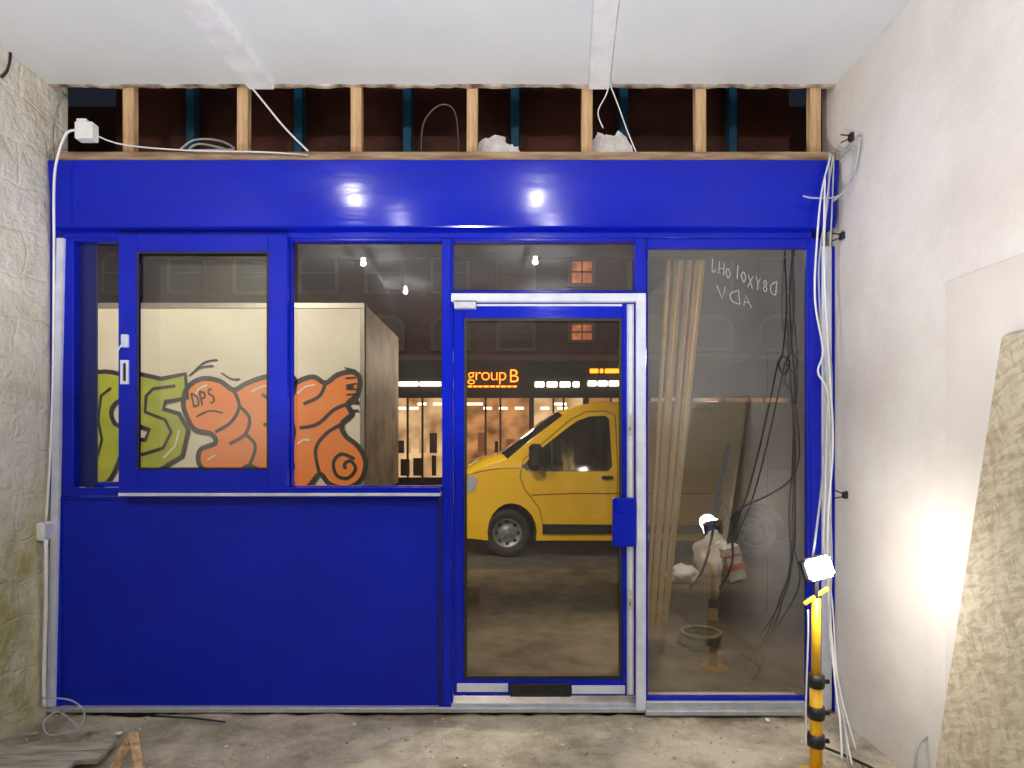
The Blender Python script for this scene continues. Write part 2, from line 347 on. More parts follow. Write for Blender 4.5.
# ---------------------------------------------------------------- transom
t=empty("window_2",(X_(543),3.04,Z_(292)),kind="structure",label="blue framed transom light above the door",category="window")
b=MB(); pframe(b,(451,238,646,293),(453.5,241,635,290),2.992,3.045,BLUE); b.build("window_frame",parent=t)
pane(453,240,636,291,3.02,GL,t)
# ---------------------------------------------------------------- door
dr=empty("door_1",(X_(548),3.0,Z_(712)),kind="structure",label="blue glazed shop door in pale film covered frame",category="door")
b=MB(); pbox(b,451,293,637,301,2.965,3.05,WHITEP); pbox(b,636.5,293,646,711,2.965,3.05,WHITEP); pbox(b,635,301,637,703,2.985,3.05,BLUE)
pbox(b,451,301,453,703,2.985,3.05,BLUE); b.build("door_frame",parent=dr,label="door frame with pale protective film")
b=MB(); pframe(b,(453.5,303,634.5,696),(464,319,622,678),2.995,3.03,BLUE,0.004)
leaf=b.build("door_leaf",parent=dr)
pane(463,318,623,679,3.012,GL,leaf)
b=MB(); pbox(b,627,304,634,695,2.985,2.995,SILV,0.001); pbox(b,629,306,632,694,2.983,2.985,WHITEP,0); b.build("edge_strip",parent=leaf,label="bare aluminium lock stile strip")
b=MB(); pframe(b,(464,318,622,679),(467,321,619,676),2.99,2.995,BLACK,0.0005); b.build("glazing_gasket",parent=leaf,label="black rubber glazing gasket")
for q in ((457,684,508,692),(572,686,625,694)):
    b=MB(); pbox(b,*q,2.985,2.995,WHITEP,0.001); b.build("kick_strip",parent=leaf,label="pale film strip on the bottom rail")
b=MB(); pframe(b,(510,684,571,697),(513,687,568,694),2.982,2.995,BLACK,0.001); pbox(b,513,687,568,694,2.988,2.995,BLACK,0.001); b.build("letter_plate",parent=leaf,label="black letter plate")
b=MB(); pbox(b,613,498,636,547,2.945,2.985,BLUE,0.006); pbox(b,616,500,633,513,2.94,2.946,BLUE,0.003); b.build("lock_box",parent=leaf,label="blue boxed door lock")
for y in (425,600):
    b=MB(); pbox(b,627.5,y-10,633,y+10,2.972,2.983,SILV,0.002); b.cyl(W(630,y-3,2.974),W(630,y-3,2.955),0.009,SILV); b.bar(W(630,y+4,2.972),W(630,y+4,2.96),0.005,0.016,BLACK)
    b.build("lock_cylinder",parent=leaf,label="chrome lock cylinder")
b=MB(); pbox(b,454,301.5,476,308,2.95,2.985,SILV,0.002); b.cyl(W(458,305,2.95),W(458,305,2.94),0.008,SILV); b.build("door_closer",parent=dr,label="small silver closer fitting")
b=MB(); pbox(b,458,304,622,306,2.992,2.998,WHITEP,0); b.build("top_strip",parent=leaf,label="thin pale film strip on the top rail")
# ---------------------------------------------------------------- tall right window
t=empty("window_3",(X_(726),3.04,Z_(705)),kind="structure",label="tall grimy fixed window in blue frame",category="window")
b=MB(); pframe(b,(646.5,238.5,811,701.5),(648,248,807,697),2.995,3.025,BLUE); b.build("window_frame",parent=t)
pane(647,246,808,699,3.01,GLT,t)
CHALK=mat("chalk_marker",(0.38,0.38,0.36),0.8)
LT={'J':[[(0.1,.25),(.3,0),(.6,.1),(.6,1)]],'H':[[(0,0),(0,1)],[(0,.5),(.7,.5)],[(.7,0),(.7,1)]],'O':[[(.3,0),(0,.4),(.3,.9),(.7,.5),(.3,0)]],
'I':[[(.3,0),(.3,1)]],'X':[[(0,0),(.7,1)],[(0,1),(.7,0)]],'Y':[[(0,1),(.35,.5)],[(.7,1),(.35,.5),(.35,0)]],'8':[[(.35,.5),(.05,.25),(.35,0),(.65,.25),(.35,.5),(.1,.75),(.35,1),(.6,.75),(.35,.5)]],
'D':[[(0,0),(0,1)],[(0,1),(.7,.6),(.6,.1),(0,0)]],'V':[[(0,1),(.35,0),(.7,1)]],'A':[[(0,0),(.4,1),(.75,0)],[(.15,.4),(.6,.4)]],'W':[[(0,1),(.2,0),(.4,.7),(.6,0),(.8,1)]],
'P':[[(0,0),(0,1)],[(0,1),(.6,.8),(.5,.5),(0,.45)]],'S':[[(.6,.9),(.2,1),(.05,.7),(.5,.45),(.5,.1),(0,0)]],'G':[[(.6,.9),(.2,1),(0,.5),(.3,0),(.6,.3),(.35,.4)]],
'N':[[(0,0),(0,1)],[(0,1),(.6,0)],[(.6,0),(.6,1)]],'U':[[(0,1),(0.05,.1),(.5,.1),(.6,1)]],'T':[[(0,1),(.7,1)],[(.35,1),(.35,0)]],'L':[[(0,1),(0,0),(.5,0)]]}
def handwrite(mb,txt,x,y,h,adv,ang,w,fn,m,jit=0,slant_=0,mirror=False):
    ca,sa=math.cos(ang),math.sin(ang); rr=random.Random(3)
    for i,ch in enumerate(txt):
        jy=rr.uniform(-jit,jit); js=1+rr.uniform(-.15,.15)*(1 if jit else 0)
        for st in LT.get(ch,[]):
            P=[]
            for u,v in st:
                if mirror: u=0.7-u
                lx=(i*adv+u*adv*0.9*js+slant_*v*h); ly=-v*h*js+jy
                P.append((x+lx*ca-ly*sa,y+lx*sa+ly*ca))
            mb.ribbon(P,w,fn,m,smooth=len(P)>3,k=4)
b=MB()
handwrite(b,"JHOIOXY8D",711,272,12,7.9,0.34,1.1,lambda x,y:W(x,y,3.006),CHALK,2.0,-0.3,True)
handwrite(b,"VDA",718,300,13,13.5,0.22,1.1,lambda x,y:W(x,y,3.006),CHALK,2,-0.35,True)
b.build("marker_writing",parent=t,label="faint handwritten marker letters on the glass",recalc=False)
# ---------------------------------------------------------------- ceiling lamps
BULB=emit("bulb_glow",(1,0.96,0.9),30)
for i,(x,y) in enumerate(((0.22,0.5),(-1.42,0.45),(-1.2,-0.55),(0.42,-0.8))):
    e=empty("ceiling_lamp",(x,y,ZC),label="bare bulb lamp holder fixed to the white ceiling",category="lamp",group="bare bulbs on the ceiling")
    b=MB(); b.lathe([(0,0),(0.05,0),(0.05,-0.010),(0.024,-0.015),(0.022,-0.02),(0,-0.02)],(x,y,ZC-0.001),(0,0,1),WHITEP); b.build("lamp_holder",parent=e)
    b=MB(); b.lathe([(0.0,-0.065),(0.012,-0.063),(0.021,-0.053),(0.022,-0.044),(0.018,-0.032),(0.011,-0.022),(0,-0.021)],(x,y,ZC),(0,0,1),BULB); b.build("bulb",parent=e)
    l=bpy.data.lights.new("bulb_light",'POINT'); l.energy=(30,30,12,22)[i]; l.color=(1,0.97,0.93); l.shadow_soft_size=0.022
    o=bpy.data.objects.new("bulb_light",l); COL.objects.link(o); o.location=(x,y,ZC-0.09)
l=bpy.data.lights.new("ceiling_fill_light",'SPOT'); l.energy=250; l.color=(0.98,0.985,1.0); l.shadow_soft_size=0.10; l.spot_size=math.radians(134); l.spot_blend=0.35  # added fill, aimed up from the floor to brighten the ceiling
o=bpy.data.objects.new("ceiling_fill_light",l); COL.objects.link(o); o.location=(-0.4,0.9,0.26); o.rotation_euler=(math.pi,0,0)
e=empty("ceiling_fill_lamp",(-0.4,0.9,0),label="added black fill lamp on the floor, out of view, pointing up",category="lamp")  # housing made up to go with the added fill light
b=MB(); b.box((-0.52,0.80,0.02),(-0.28,1.00,0.12),BLACK,0.01); b.bar((-0.5,0.82,0.0),(-0.5,0.82,0.03),0.02,0.02,BLACK); b.bar((-0.3,0.98,0.0),(-0.3,0.98,0.03),0.02,0.02,BLACK); b.build("fill_lamp_body",parent=e)
# ---------------------------------------------------------------- work light on stand
sd=2.40; sx=X_(816,sd)
e=empty("work_light",(sx,sd,0),label="yellow work light stand with glowing led head and black clamps",category="work light")
b=MB(); zt=Z_(598,sd)
b.cyl((sx,sd,0.012),(sx,sd,zt*0.55),0.024,YELP); b.cyl((sx,sd,zt*0.5),(sx,sd,zt),0.018,YELP)
b.build("pole",parent=e)
for z in (Z_(740,sd),Z_(712,sd),zt*0.54):
    b=MB(); b.lathe([(0.0,-.025),(0.032,-.025),(0.035,0),(0.032,.025),(0,.025)],(sx,sd,z),(0,0,1),BLACK,16); b.bar((sx,sd,z),(sx+0.05,sd-0.01,z),0.010,0.018,BLACK); b.build("clamp",parent=e,label="black plastic clamp")
b=MB(); b.lathe([(0,0.014),(0.07,0.012),(0.085,0.004),(0.085,0),(0,0)],(sx,sd,0),(0,0,1),YELP,24); b.build("foot_plate",parent=e)
hd=Vector((0.05,-0.95,0.18)).normalized(); hc=W(818,568,2.38); hx=hd.cross(Vector((0,0,1))).normalized(); hz=hx.cross(hd)
Mr=Matrix.Rotation(0.22,4,'Y')
MM=Matrix((hx,hd,hz)).transposed().to_4x4(); MM.translation=hc; MM=MM@Mr
b=MB(); b.box((-0.056,-0.04,-0.046),(0.056,0.0,0.046),BLACK,0.012,MM)
for q in (-0.04,-0.02,0,0.02,0.04): b.box((q-0.004,-0.055,-0.04),(q+0.004,-0.04,0.04),BLACK,0.001,MM)
b.bar((sx,sd,zt-0.01),(sx,sd,hc.z-0.03),0.016,0.016,BLACK); b.bar(W(804,604,sd),W(828,588,sd),0.014,0.014,YELP); b.build("lamp_housing",parent=e)
LED=emit("led_panel",(1,0.98,0.94),60)
b=MB(); t_=bmesh.new(); bmesh.ops.create_cube(t_,size=1)
for v in t_.verts: v.co=Vector((v.co.x*0.108,v.co.y*0.022+0.012,v.co.z*0.086))
bmesh.ops.bevel(t_,geom=t_.edges[:],offset=0.010,segments=3,affect='EDGES')
for v in t_.verts: v.co=MM@v.co
b._merge(t_,LED,True); b.build("led_panel",parent=e)
l=bpy.data.lights.new("work_lamp_light",'POINT'); l.energy=9; l.color=(1,0.97,0.92); l.shadow_soft_size=0.05
o=bpy.data.objects.new("work_lamp_light",l); COL.objects.link(o); o.location=hc+hd*0.10
# ---------------------------------------------------------------- cables at right corner
def RW(px,py,off=0.012):
    d=XR*F/(px-512); p=W(px,py,d); p.x-=off; return p
def LWp(px,py,off=0.012):
    d=-XL*F/(512-px); p=W(px,py,d); p.x+=off; return p
grp="white cables hanging in the corner"
lines=[[(829,152),(828,200),(819,262),(821,330),(826,400),(822,480),(815,540),(812,560)],
 [(833,156),(826,210),(824,280),(830,350),(827,420),(825,500),(824,548),(832,600),(838,680),(856,750)],
 [(831,155),(822,190),(817,240),(815,300),(823,350),(818,372),(828,395),(830,470),(827,560),(833,650),(846,735),(852,765)],
 [(834,156),(831,230),(826,300),(832,380),(829,470),(832,560),(829,640),(841,700),(848,765)],
 [(825,175),(824,260),(828,345),(833,440),(828,520),(828,600),(836,690),(840,720),(842,760)],
 [(808,610),(808,640),(806,700),(806,745)]]
for i,L in enumerate(lines):
    d0=2.86 if i!=5 else 2.40
    pts=[]
    for j,(a,c) in enumerate(L):
        d=d0-0.012*i
        if c>600: d=d-(c-600)/165*0.36 if i!=5 else 2.38
        if c<170: d=2.89
        if i==0 and c>500: d=2.50
        p=W(a,c,d); p.x=min(p.x,XR-0.012); p.z=max(p.z,0.008); pts.append(p)
    cable(pts,0.0036 if i%2 else 0.0048,CABW if i%3 else CABG,"white flex hanging from the ceiling corner to the floor",group=grp)
cable([RW(838,150),RW(850,152,.03),W(858,140,2.75),W(856,165,2.78),W(846,188,2.83),W(832,202,2.86)],0.006,CABG,"grey cable looping out of a wall hole")
cable([RW(838,165),W(852,150,2.8),W(850,180,2.8),W(838,196,2.84),W(815,198,2.86),W(803,196,2.86)],0.004,CABG,"thin grey cable loop by the ceiling")
for (px,py) in ((853,137),(847,495),(844,236)):
    b=MB(); p=RW(px,py,0); b.box((p.x-0.02,p.y-0.015,p.z-0.018),(p.x-0.0002,p.y+0.015,p.z+0.018),BLACK,0.004)
    b.bar((p.x-0.02,p.y,p.z+0.008),(p.x-0.05,p.y+0.02,p.z+0.022),0.006,0.006,BLACK); b.bar((p.x-0.02,p.y,p.z-0.008),(p.x-0.05,p.y+0.02,p.z-0.018),0.006,0.006,BLACK)
    b.build("cable_clip",label="small black cable clip on the plaster wall",category="clip",group="black clips on the plaster wall")
cable([W(792,252,2.97),W(794,300,2.97),W(790,350,2.97),W(786,362,2.97),W(793,372,2.96),W(797,360,2.97),W(788,355,2.965),W(780,385,2.97),W(768,440,2.97),W(752,500,2.97),W(735,540,2.97)],0.0042,BLACK,"black cable dangling in front of the tall window")
b=MB(); pbox(b,74,121,92,138,2.86,2.91,CABW,0.004); pbox(b,76,118,86,124,2.865,2.9,CABW,0.003); b.build("junction_box",label="small white junction box at the header corner",category="junction box")
cable([W(75,130,2.88),W(66,134,2.86),W(58,155,2.86),W(54,185,2.87),W(54,260,2.89),W(53,380,2.90),W(50,460,2.90),W(46,522,2.90)],0.006,CABW,"white cable running down the stone wall corner")
cable([W(90,132,2.9),W(120,144,2.96),W(180,150,2.965),W(260,152,2.965),W(308,155,2.965)],0.004,CABW,"white cable draped along the header timber")
cable([W(249,84,2.96),W(262,100,2.96),W(285,128,2.96),W(308,151,2.96)],0.005,CABW,"white cable dropping from the ceiling")
cable([W(610,82,2.95),W(606,95,2.96),W(598,112,2.96),W(603,128,2.96)],0.003,CABW,"thin white wire hanging from the ceiling")
cable([W(609,82,2.95),W(618,105,2.96),W(627,130,2.96),W(636,152,2.96)],0.003,CABW,"thin white wire hanging from the ceiling")
b=MB(); p=LWp(42,531,0); b.box((p.x+0.0002,p.y-0.04,p.z-0.045),(p.x+0.035,p.y+0.04,p.z+0.045),CABW,0.005); b.box((p.x+0.035,p.y-0.03,p.z-0.035),(p.x+0.04,p.y+0.03,p.z+0.035),WHITEP,0.002)
b.build("socket_box",label="white electrical socket box on the stone wall",category="socket")
cable([W(46,540,2.92),W(46,600,2.93),W(44,680,2.93),W(45,706,2.93)],0.010,CABW,"white conduit down to the floor")
cable([LWp(-2,38,.007),LWp(6,42,.007),LWp(9,55,.007),LWp(6,70,.007),LWp(0,77,.007)],0.006,BLACK,"black cable loop on the stone wall")
cable([W(42,698,2.85),W(70,700,2.85),W(84,712,2.82),W(78,728,2.72),W(50,735,2.68),W(44,722,2.72),W(60,712,2.78),W(80,730,2.70)],0.004,CABG,"thin grey wire coil lying by the wall")
cable([W(150,716,2.88),W(190,718,2.88),W(225,722,2.85)],0.005,BLACK,"short black wire on the floor")
# ---------------------------------------------------------------- floor stuff
b=MB()
for i in range(420):
    x=random.uniform(XL+0.05,XR-0.05); y=random.uniform(2.36,2.95); r=random.uniform(0.002,0.007)
    if random.random()<0.08: r*=2.2
    if x<-1.6 and y<2.66: continue
    if abs(x-sx)<0.12 and abs(y-sd)<0.12: continue
    t=bmesh.new(); bmesh.ops.create_icosphere(t,subdivisions=1,radius=r)
    for v in t.verts: v.co=Vector((v.co.x*random.uniform(.7,1.5),v.co.y*random.uniform(.7,1.4),v.co.z*.6))+Vector((x,y,r*0.3-0.006))
    b._merge(t,random.choice([FLM,FLM,FLM,FLM,INSUL]))
b.build("rubble",kind="stuff",label="crumbs of plaster and grit scattered over the floor",category="rubble")
GREYW=mat("weathered_plank",(0.46,0.42,0.35),0.85,c2=(0.24,0.21,0.17),scale=8,stretch=(0.8,8,8),bump=0.3)
for i in range(4):
    b=MB(); y=2.33+i*0.085; x1=-1.83-0.05*(i%2)+0.03*i
    b.bar((-2.34,y-0.02,0.016),(x1,y+0.03,0.016),0.022,0.075,GREYW,0.002,up=Vector((0,1,0)))
    b.build("loose_plank",label="weathered grey plank lying on the floor",category="plank",group="loose planks by the stone wall")
b=MB(); tp=W(133,733,2.42)
b.bar(tp,(X_(116,2.40),2.34,0.01),0.035,0.022,WOODH); b.bar(tp,(X_(153,2.42),2.34,0.01),0.035,0.022,WOODH); b.bar((X_(121,2.4),2.36,0.05),(X_(147,2.4),2.36,0.05),0.02,0.015,WOODH)
b.build("timber_trestle",label="small triangular raw timber offcut frame on the floor",category="timber")
cable([W(915,768,2.30),W(918,745,2.32),W(932,733,2.34),W(948,730,2.3),W(960,740,2.2)],0.006,CABG,"grey flexible pipe curving up by the board")
cable([Vector((1.40,2.62,0.012)),Vector((1.47,2.52,0.012)),Vector((1.52,2.40,0.012)),Vector((1.50,2.2,0.012))],0.006,BLACK,"black cable trailing on the floor")
def osb():
    m=mat("osb",(0.66,0.58,0.42),0.75,c2=(0.5,0.4,0.25),scale=14,bump=0.15,bscale=60)
    nt=m.node_tree; b=nt.nodes["Principled BSDF"]
    tc=[n for n in nt.nodes if n.type=='TEX_COORD'][0]
    prev=None
    for (rot,scl,seed) in ((0.5,70,0),(-0.9,84,7),(1.9,62,13)):
        mp=nt.nodes.new("ShaderNodeMapping"); mp.inputs["Scale"].default_value=(1,1,0.30); mp.inputs["Location"].default_value=(seed,seed,seed)
        mr=nt.nodes.new("ShaderNodeVectorRotate"); mr.rotation_type='X_AXIS'; mr.inputs["Angle"].default_value=rot
        nt.links.new(tc.outputs["Object"],mr.inputs["Vector"]); nt.links.new(mr.outputs[0],mp.inputs[0])
        v=nt.nodes.new("ShaderNodeTexVoronoi"); v.inputs["Scale"].default_value=scl; nt.links.new(mp.outputs[0],v.inputs["Vector"])
        s2=nt.nodes.new("ShaderNodeSeparateColor"); nt.links.new(v.outputs["Color"],s2.inputs[0])
        if prev is None: prev=s2.outputs[0]
        else:
            mm=nt.nodes.new("ShaderNodeMath"); mm.operation='ADD'; nt.links.new(prev,mm.inputs[0]); nt.links.new(s2.outputs[0],mm.inputs[1]); prev=mm.outputs[0]
    dv=nt.nodes.new("ShaderNodeMath"); dv.operation='DIVIDE'; dv.inputs[1].default_value=3; nt.links.new(prev,dv.inputs[0])
    r=nt.nodes.new("ShaderNodeValToRGB"); r.color_ramp.elements[0].position=.2; r.color_ramp.elements[1].position=.75
    r.color_ramp.elements[0].color=(0.38,0.31,0.20,1); r.color_ramp.elements[1].color=(0.58,0.51,0.38,1)
    nt.links.new(dv.outputs[0],r.inputs[0]); nt.links.new(r.outputs[0],b.inputs["Base Color"]); return m
b=MB(); xb,xt=1.385,XR-0.004; zt_=1.72
b.prism([(xb,0.75,0.0),(xb,1.95,0.0),(xt-0.002,1.95,zt_),(xt-0.002,0.75,zt_)],(-0.018,0,0.0),osb())
b.build("osb_board",label="pale oriented strand board sheet leaning on the plaster wall",category="board")
PATCH=mat("plasterboard_patch",(0.74,0.70,0.655),0.8,c2=(0.66,0.61,0.57),scale=2)
p0=RW(946,283,0)
b=MB(); b.box((XR-0.003,1.0,0.3),(XR-0.0002,p0.y,Z_(283,p0.y)),PATCH,0.001); b.build("trim_14",kind="structure",label="bare plasterboard patch in the skimmed wall",category="wall patch")
# timber lengths leaning outside the tall window
for i in range(7):
    b=MB(); xo=(i-3)*0.031
    L0=Vector((X_(655,4.15)+xo*0.7,4.15-0.03*(i%2),0.02)); L1=Vector((X_(689,3.62)+xo*1.15,3.58-0.035*(i%2),3.0-0.09*(i%4)))
    b.bar(L0,L1,0.022,0.022,WOODP,0.002,up=Vector((0,1,0)))
    b.build("timber_length",label="long pale timber length leaning against the shopfront",category="timber",group="timber lengths leaning on the shopfront")
# ---------------------------------------------------------------- outside ground
sbox("floor_pavement",(-16,3.12,-0.2),(16,6.6,0.0),PAVE,"muddy wet pavement outside the shop","ground").name="floor.001"
sbox("floor_road",(-16,6.6,-0.2),(16,18.0,-0.004),ROAD,"dark asphalt street","road").name="floor.002"
# ---------------------------------------------------------------- wheels
RIM=mat("steel_rim",(0.30,0.30,0.30),0.45,0.6)
def wheel(parent,c,r,w,side=-1,rim=RIM):
    c=Vector(c); ax=(0,side,0)
    b=MB(); b.lathe([(r*.6,-w/2),(r*.9,-w/2),(r*.985,-w*.36),(r,-w*.15),(r,w*.15),(r*.985,w*.36),(r*.9,w/2),(r*.64,w/2),(r*.6,w*.36)],c,ax,RUBBER,36)
    wh=b.build("wheel",parent=parent,origin=c)
    b=MB(); b.lathe([(r*.62,w*.40),(r*.58,w*.44),(r*.52,w*.25),(r*.40,w*.18),(r*.22,w*.30),(r*.16,w*.34),(0,w*.35)],c,ax,rim,36)
    for k in range(8):
        a=2*math.pi*k/8; p=c+Vector((math.cos(a)*r*.46,side*w*.235,math.sin(a)*r*.46)); b.cyl(p,p+Vector((0,side*0.006,0)),r*.08,BLACK,n=12)
    for k in range(5):
        a=2*math.pi*k/5; p=c+Vector((math.cos(a)*r*.24,side*w*.30,math.sin(a)*r*.24)); b.cyl(p,p+Vector((0,side*0.02,0)),r*.035,SILV,n=8)
    b.build("rim",parent=wh,origin=c)
# ---------------------------------------------------------------- yellow van
VX,VY=-0.86,8.26
van=empty("van",(VX+2.4,VY,0),label="yellow panel van parked at the kerb",category="van")
hw=lambda z:0.95-0.17*max(0,z-1.1)
def sp(u,z,off=0.0): return Vector((VX+u,VY-hw(z)-off,z))
arch=lambda cu,r=0.37,n=12:[(cu+r*math.cos(math.radians(a)),0.31+r*math.sin(math.radians(a))) for a in [195-i*(210/n) for i in range(n+1)]]
low=[(0.23,1.10),(0.13,0.98),(0.05,0.78),(0.0,0.55),(0.02,0.25)]+arch(0.8)+arch(3.9)+[(4.76,0.26),(4.79,0.6),(4.78,1.10)]
upp=[(4.78,1.10),(4.74,1.6),(4.66,1.86),(4.5,1.93),(3.2,1.95),(1.95,1.94),(1.70,1.89),(1.50,1.78),(1.12,1.50),(0.74,1.23),(0.45,1.16),(0.23,1.10)]
loop=low+upp[1:-1]
b=MB(); bm=b.bm; mi=b.mi(YEL); n=len(loop)
def pull(u,s): return u+ (0.22*max(0,1-u/1.2)**1.3)*abs(s)**2.5 - (0.05*max(0,(u-4.3)/0.5))*abs(s)**3
nor=[]
for i in range(n):
    a=Vector(loop[i-1]);c=Vector(loop[(i+1)%n]); tt=(c-a).normalized(); nor.append(Vector((tt.y,-tt.x)))
cx=Vector((2.4,1.0)); rings=[]
for s_,ins in ((-1,0.0),(-0.94,0.03),(-0.6,0.04),(0,0.05),(0.6,0.04),(0.94,0.03),(1,0.0)):
    ring=[]
    for i,(u,z) in enumerate(loop):
        isarch = z<0.72 and (0.38<u<1.22 or 3.48<u<4.32)
        iswind = 1.15<z<1.85 and u<1.6
        k=0 if isarch else (ins*2.8 if iswind else ins)
        nn=nor[i]
        if (Vector((u,z))-cx).dot(nn)<0: nn=-nn
        uu=pull(u,s_)+nn.x*k; zz=z+nn.y*k*0.7
        ring.append(bm.verts.new((VX+uu,VY+s_*hw(z),zz)))
    rings.append(ring)
DARKW=b.mi(DGL)
for ri,(a,c) in enumerate(zip(rings[:-1],rings[1:])):
    for i in range(n):
        f=bm.faces.new([a[i],a[(i+1)%n],c[(i+1)%n],c[i]]); f.smooth=True
        (u0,z0),(u1,z1)=loop[i],loop[(i+1)%n]
        wind = min(z0,z1)>=1.19 and max(z0,z1)<=1.80 and max(u0,u1)<1.55
        f.material_index=DARKW if wind else mi
nl=len(low)
for R in (rings[0],rings[-1]):
    f=bm.faces.new(R[:nl]); f.material_index=mi
    f=bm.faces.new(R[nl-1:]+[R[0]]); f.material_index=mi
body=b.build("van_body",parent=van)
fn=lambda off:(lambda u,z:sp(u,z,off))
b=MB()
b.poly([sp(u,z,0.006) for u,z in [(0.98,1.14),(1.16,1.31),(1.36,1.47),(1.58,1.64),(1.70,1.72),(1.84,1.77),(2.04,1.78),(2.09,1.74),(2.11,1.14),(2.06,1.08),(1.05,1.08)]],DGL)
b.build("side_window",parent=van,label="dark tinted cab side window",recalc=False)
b=MB(); b.ribbon([(1.36,1.08),(1.36,1.46)],0.025,fn(0.010),BLACK,smooth=False); b.build("window_divider",parent=van,recalc=False)
b=MB(); SEAM=mat("panel_gap",(0.16,0.07,0.004),0.8)
b.ribbon([(0.98,1.10),(0.96,1.02),(1.02,0.85),(1.2,0.62),(1.26,0.36),(2.16,0.34),(2.18,1.1),(2.17,1.78),(2.05,1.84),(1.80,1.83),(1.60,1.73),(1.0,1.22)],0.012,fn(0.003),SEAM,smooth=False,closed=True)
b.ribbon([(2.3,0.36),(2.3,1.86),(3.4,1.86),(3.4,0.36)],0.012,fn(0.003),SEAM,smooth=False)
b.ribbon([(0.25,1.02),(0.6,1.10),(0.97,1.12)],0.010,fn(0.003),SEAM)
b.ribbon([(1.1,0.78),(1.6,0.80),(2.16,0.80),(3.4,0.80)],0.012,fn(0.003),SEAM)
b.build("door_seam",parent=van,recalc=False,label="dark panel gaps of the cab and sliding doors")
b=MB()
b.prism([sp(1.24,0.30,0.0),sp(3.45,0.30,0.0),sp(3.45,0.40,0.0),sp(1.24,0.42,0.0)],(0,-0.02,0),BLACK); b.build("side_trim",parent=van,label="black plastic sill trim")
b=MB(); b.box((VX+1.98,VY-0.98,0.98),(VX+2.12,VY-0.951,1.02),BLACK,0.006); b.build("door_handle",parent=van,label="black door handle")
b=MB(); c=sp(1.16,1.27,0.11); b.box(c-Vector((0.09,0.09,0.15)),c+Vector((0.07,0.07,0.15)),BLACK,0.035); b.bar(sp(1.12,1.16,0.0),c+Vector((0,0,-0.1)),0.05,0.05,BLACK); b.build("wing_mirror",parent=van,label="black wing mirror")
LAMPM=mat("headlamp",(0.6,0.6,0.58),0.15,0.3)
for s_ in (-1,1):
    b=MB(); y=VY+s_*0.80
    q=[(VX+pull(0.02,.84)-0.02,0.72),(VX+pull(0.04,.84)-0.02,0.72),(VX+pull(0.13,.84)-0.03,0.96),(VX+pull(0.2,.84)-0.02,1.02)]; w=s_*0.13
    b.prism([(q[0][0],y+w,q[0][1]),(q[1][0],y-w,q[1][1]),(q[2][0],y-w,q[2][1]),(q[3][0],y+w,q[3][1])],(0.2,0,0),LAMPM); b.build("headlamp",parent=van)
b=MB(); b.poly([sp(u,z,0.005) for u,z in [(0.22,0.76),(0.40,0.84),(0.44,0.98),(0.34,1.03),(0.24,0.96)]],LAMPM); b.build("side_lamp",parent=van,recalc=False)
for s_ in (-1,1):
    for cu in (0.8,3.9): wheel(van,(VX+cu,VY+s_*0.83,0.30),0.30,0.2,side=s_)
for cu in (0.8,3.9):
    b=MB(); b.cyl((VX+cu,VY-0.72,0.33),(VX+cu,VY+0.72,0.33),0.355,BLACK,n=24)
    b.build("wheel_well",parent=van,label="black wheel well liner")
# ---------------------------------------------------------------- box truck
TD=7.5; tx0,tx1=X_(60,TD),X_(364,TD); tz0=0.78; tz1=Z_(303,TD); TB=9.7
BOXM=mat("cream_truck_panel",(0.80,0.74,0.61),0.55,c2=(0.70,0.63,0.50),scale=1.2)
truck=empty("box_truck",((tx0+tx1)/2,(TD+TB)/2,0),label="white box truck with spray painted graffiti on its side",category="truck")
b=MB(); b.box((tx0,TD,tz0),(tx1,TB,tz1),BOXM,0.03); b.build("cargo_box",parent=truck)
TRIM=mat("truck_trim",(0.34,0.30,0.25),0.4,0.3); TRD=mat("faded_roller_door",(0.36,0.33,0.29),0.6,c2=(0.16,0.13,0.11),scale=2.5,detail=8)
b=MB()
for z in (tz0,tz1-0.07): b.box((tx0-0.01,TD-0.012,z),(tx1+0.01,TD-0.001,z+0.07),TRIM,0.003)
b.box((tx1-0.05,TD-0.012,tz0+0.07),(tx1+0.01,TD-0.001,tz1-0.07),TRIM,0.003)
b.box((tx0-0.01,TD-0.012,tz0+0.07),(tx0+0.06,TD-0.001,tz1-0.07),TRIM,0.003)
b.build("edge_trim",parent=truck,label="grey metal corner trims")
b=MB(); b.box((tx1+0.001,TD+0.02,tz0+0.02),(tx1+0.02,TB-0.02,tz1-0.02),TRD,0.01)
for k in range(8): b.box((tx1+0.02,TD+0.1,tz0+0.1+k*0.28),(tx1+0.021,TB-0.1,tz0+0.379+k*0.28),TRD,0)
b.build("roller_door",parent=truck,label="faded grey-beige rear roller door")
b=MB(); b.box((tx0-0.3,TD+0.35,0.5),(tx1-0.1,TD+0.45,0.77),BLACK,0.01); b.box((tx0-0.3,TB-0.45,0.5),(tx1-0.1,TB-0.35,0.77),BLACK,0.01)
for x in (tx0+0.4,tx0+1.6,tx1-0.4): b.box((x,TD+0.3,0.6),(x+0.08,TB-0.3,0.7),BLACK,0.01)
b.build("chassis",parent=truck)
for x in (tx1-1.0,tx0-0.9):
    for s_,y in ((-1,TD+0.18),(1,TB-0.18)): wheel(truck,(x,y,0.38),0.38,0.22,side=s_)
b=MB(); cp=[(tx0-0.05,0.5),(tx0-0.05,2.25),(tx0-0.9,2.28),(tx0-1.55,1.45),(tx0-1.95,1.25),(tx0-2.1,0.8),(tx0-2.1,0.4),(tx0-1.35,0.4),(tx0-1.25,0.75),(tx0-0.9,0.88),(tx0-0.55,0.75),(tx0-0.45,0.4),(tx0-0.05,0.4)]
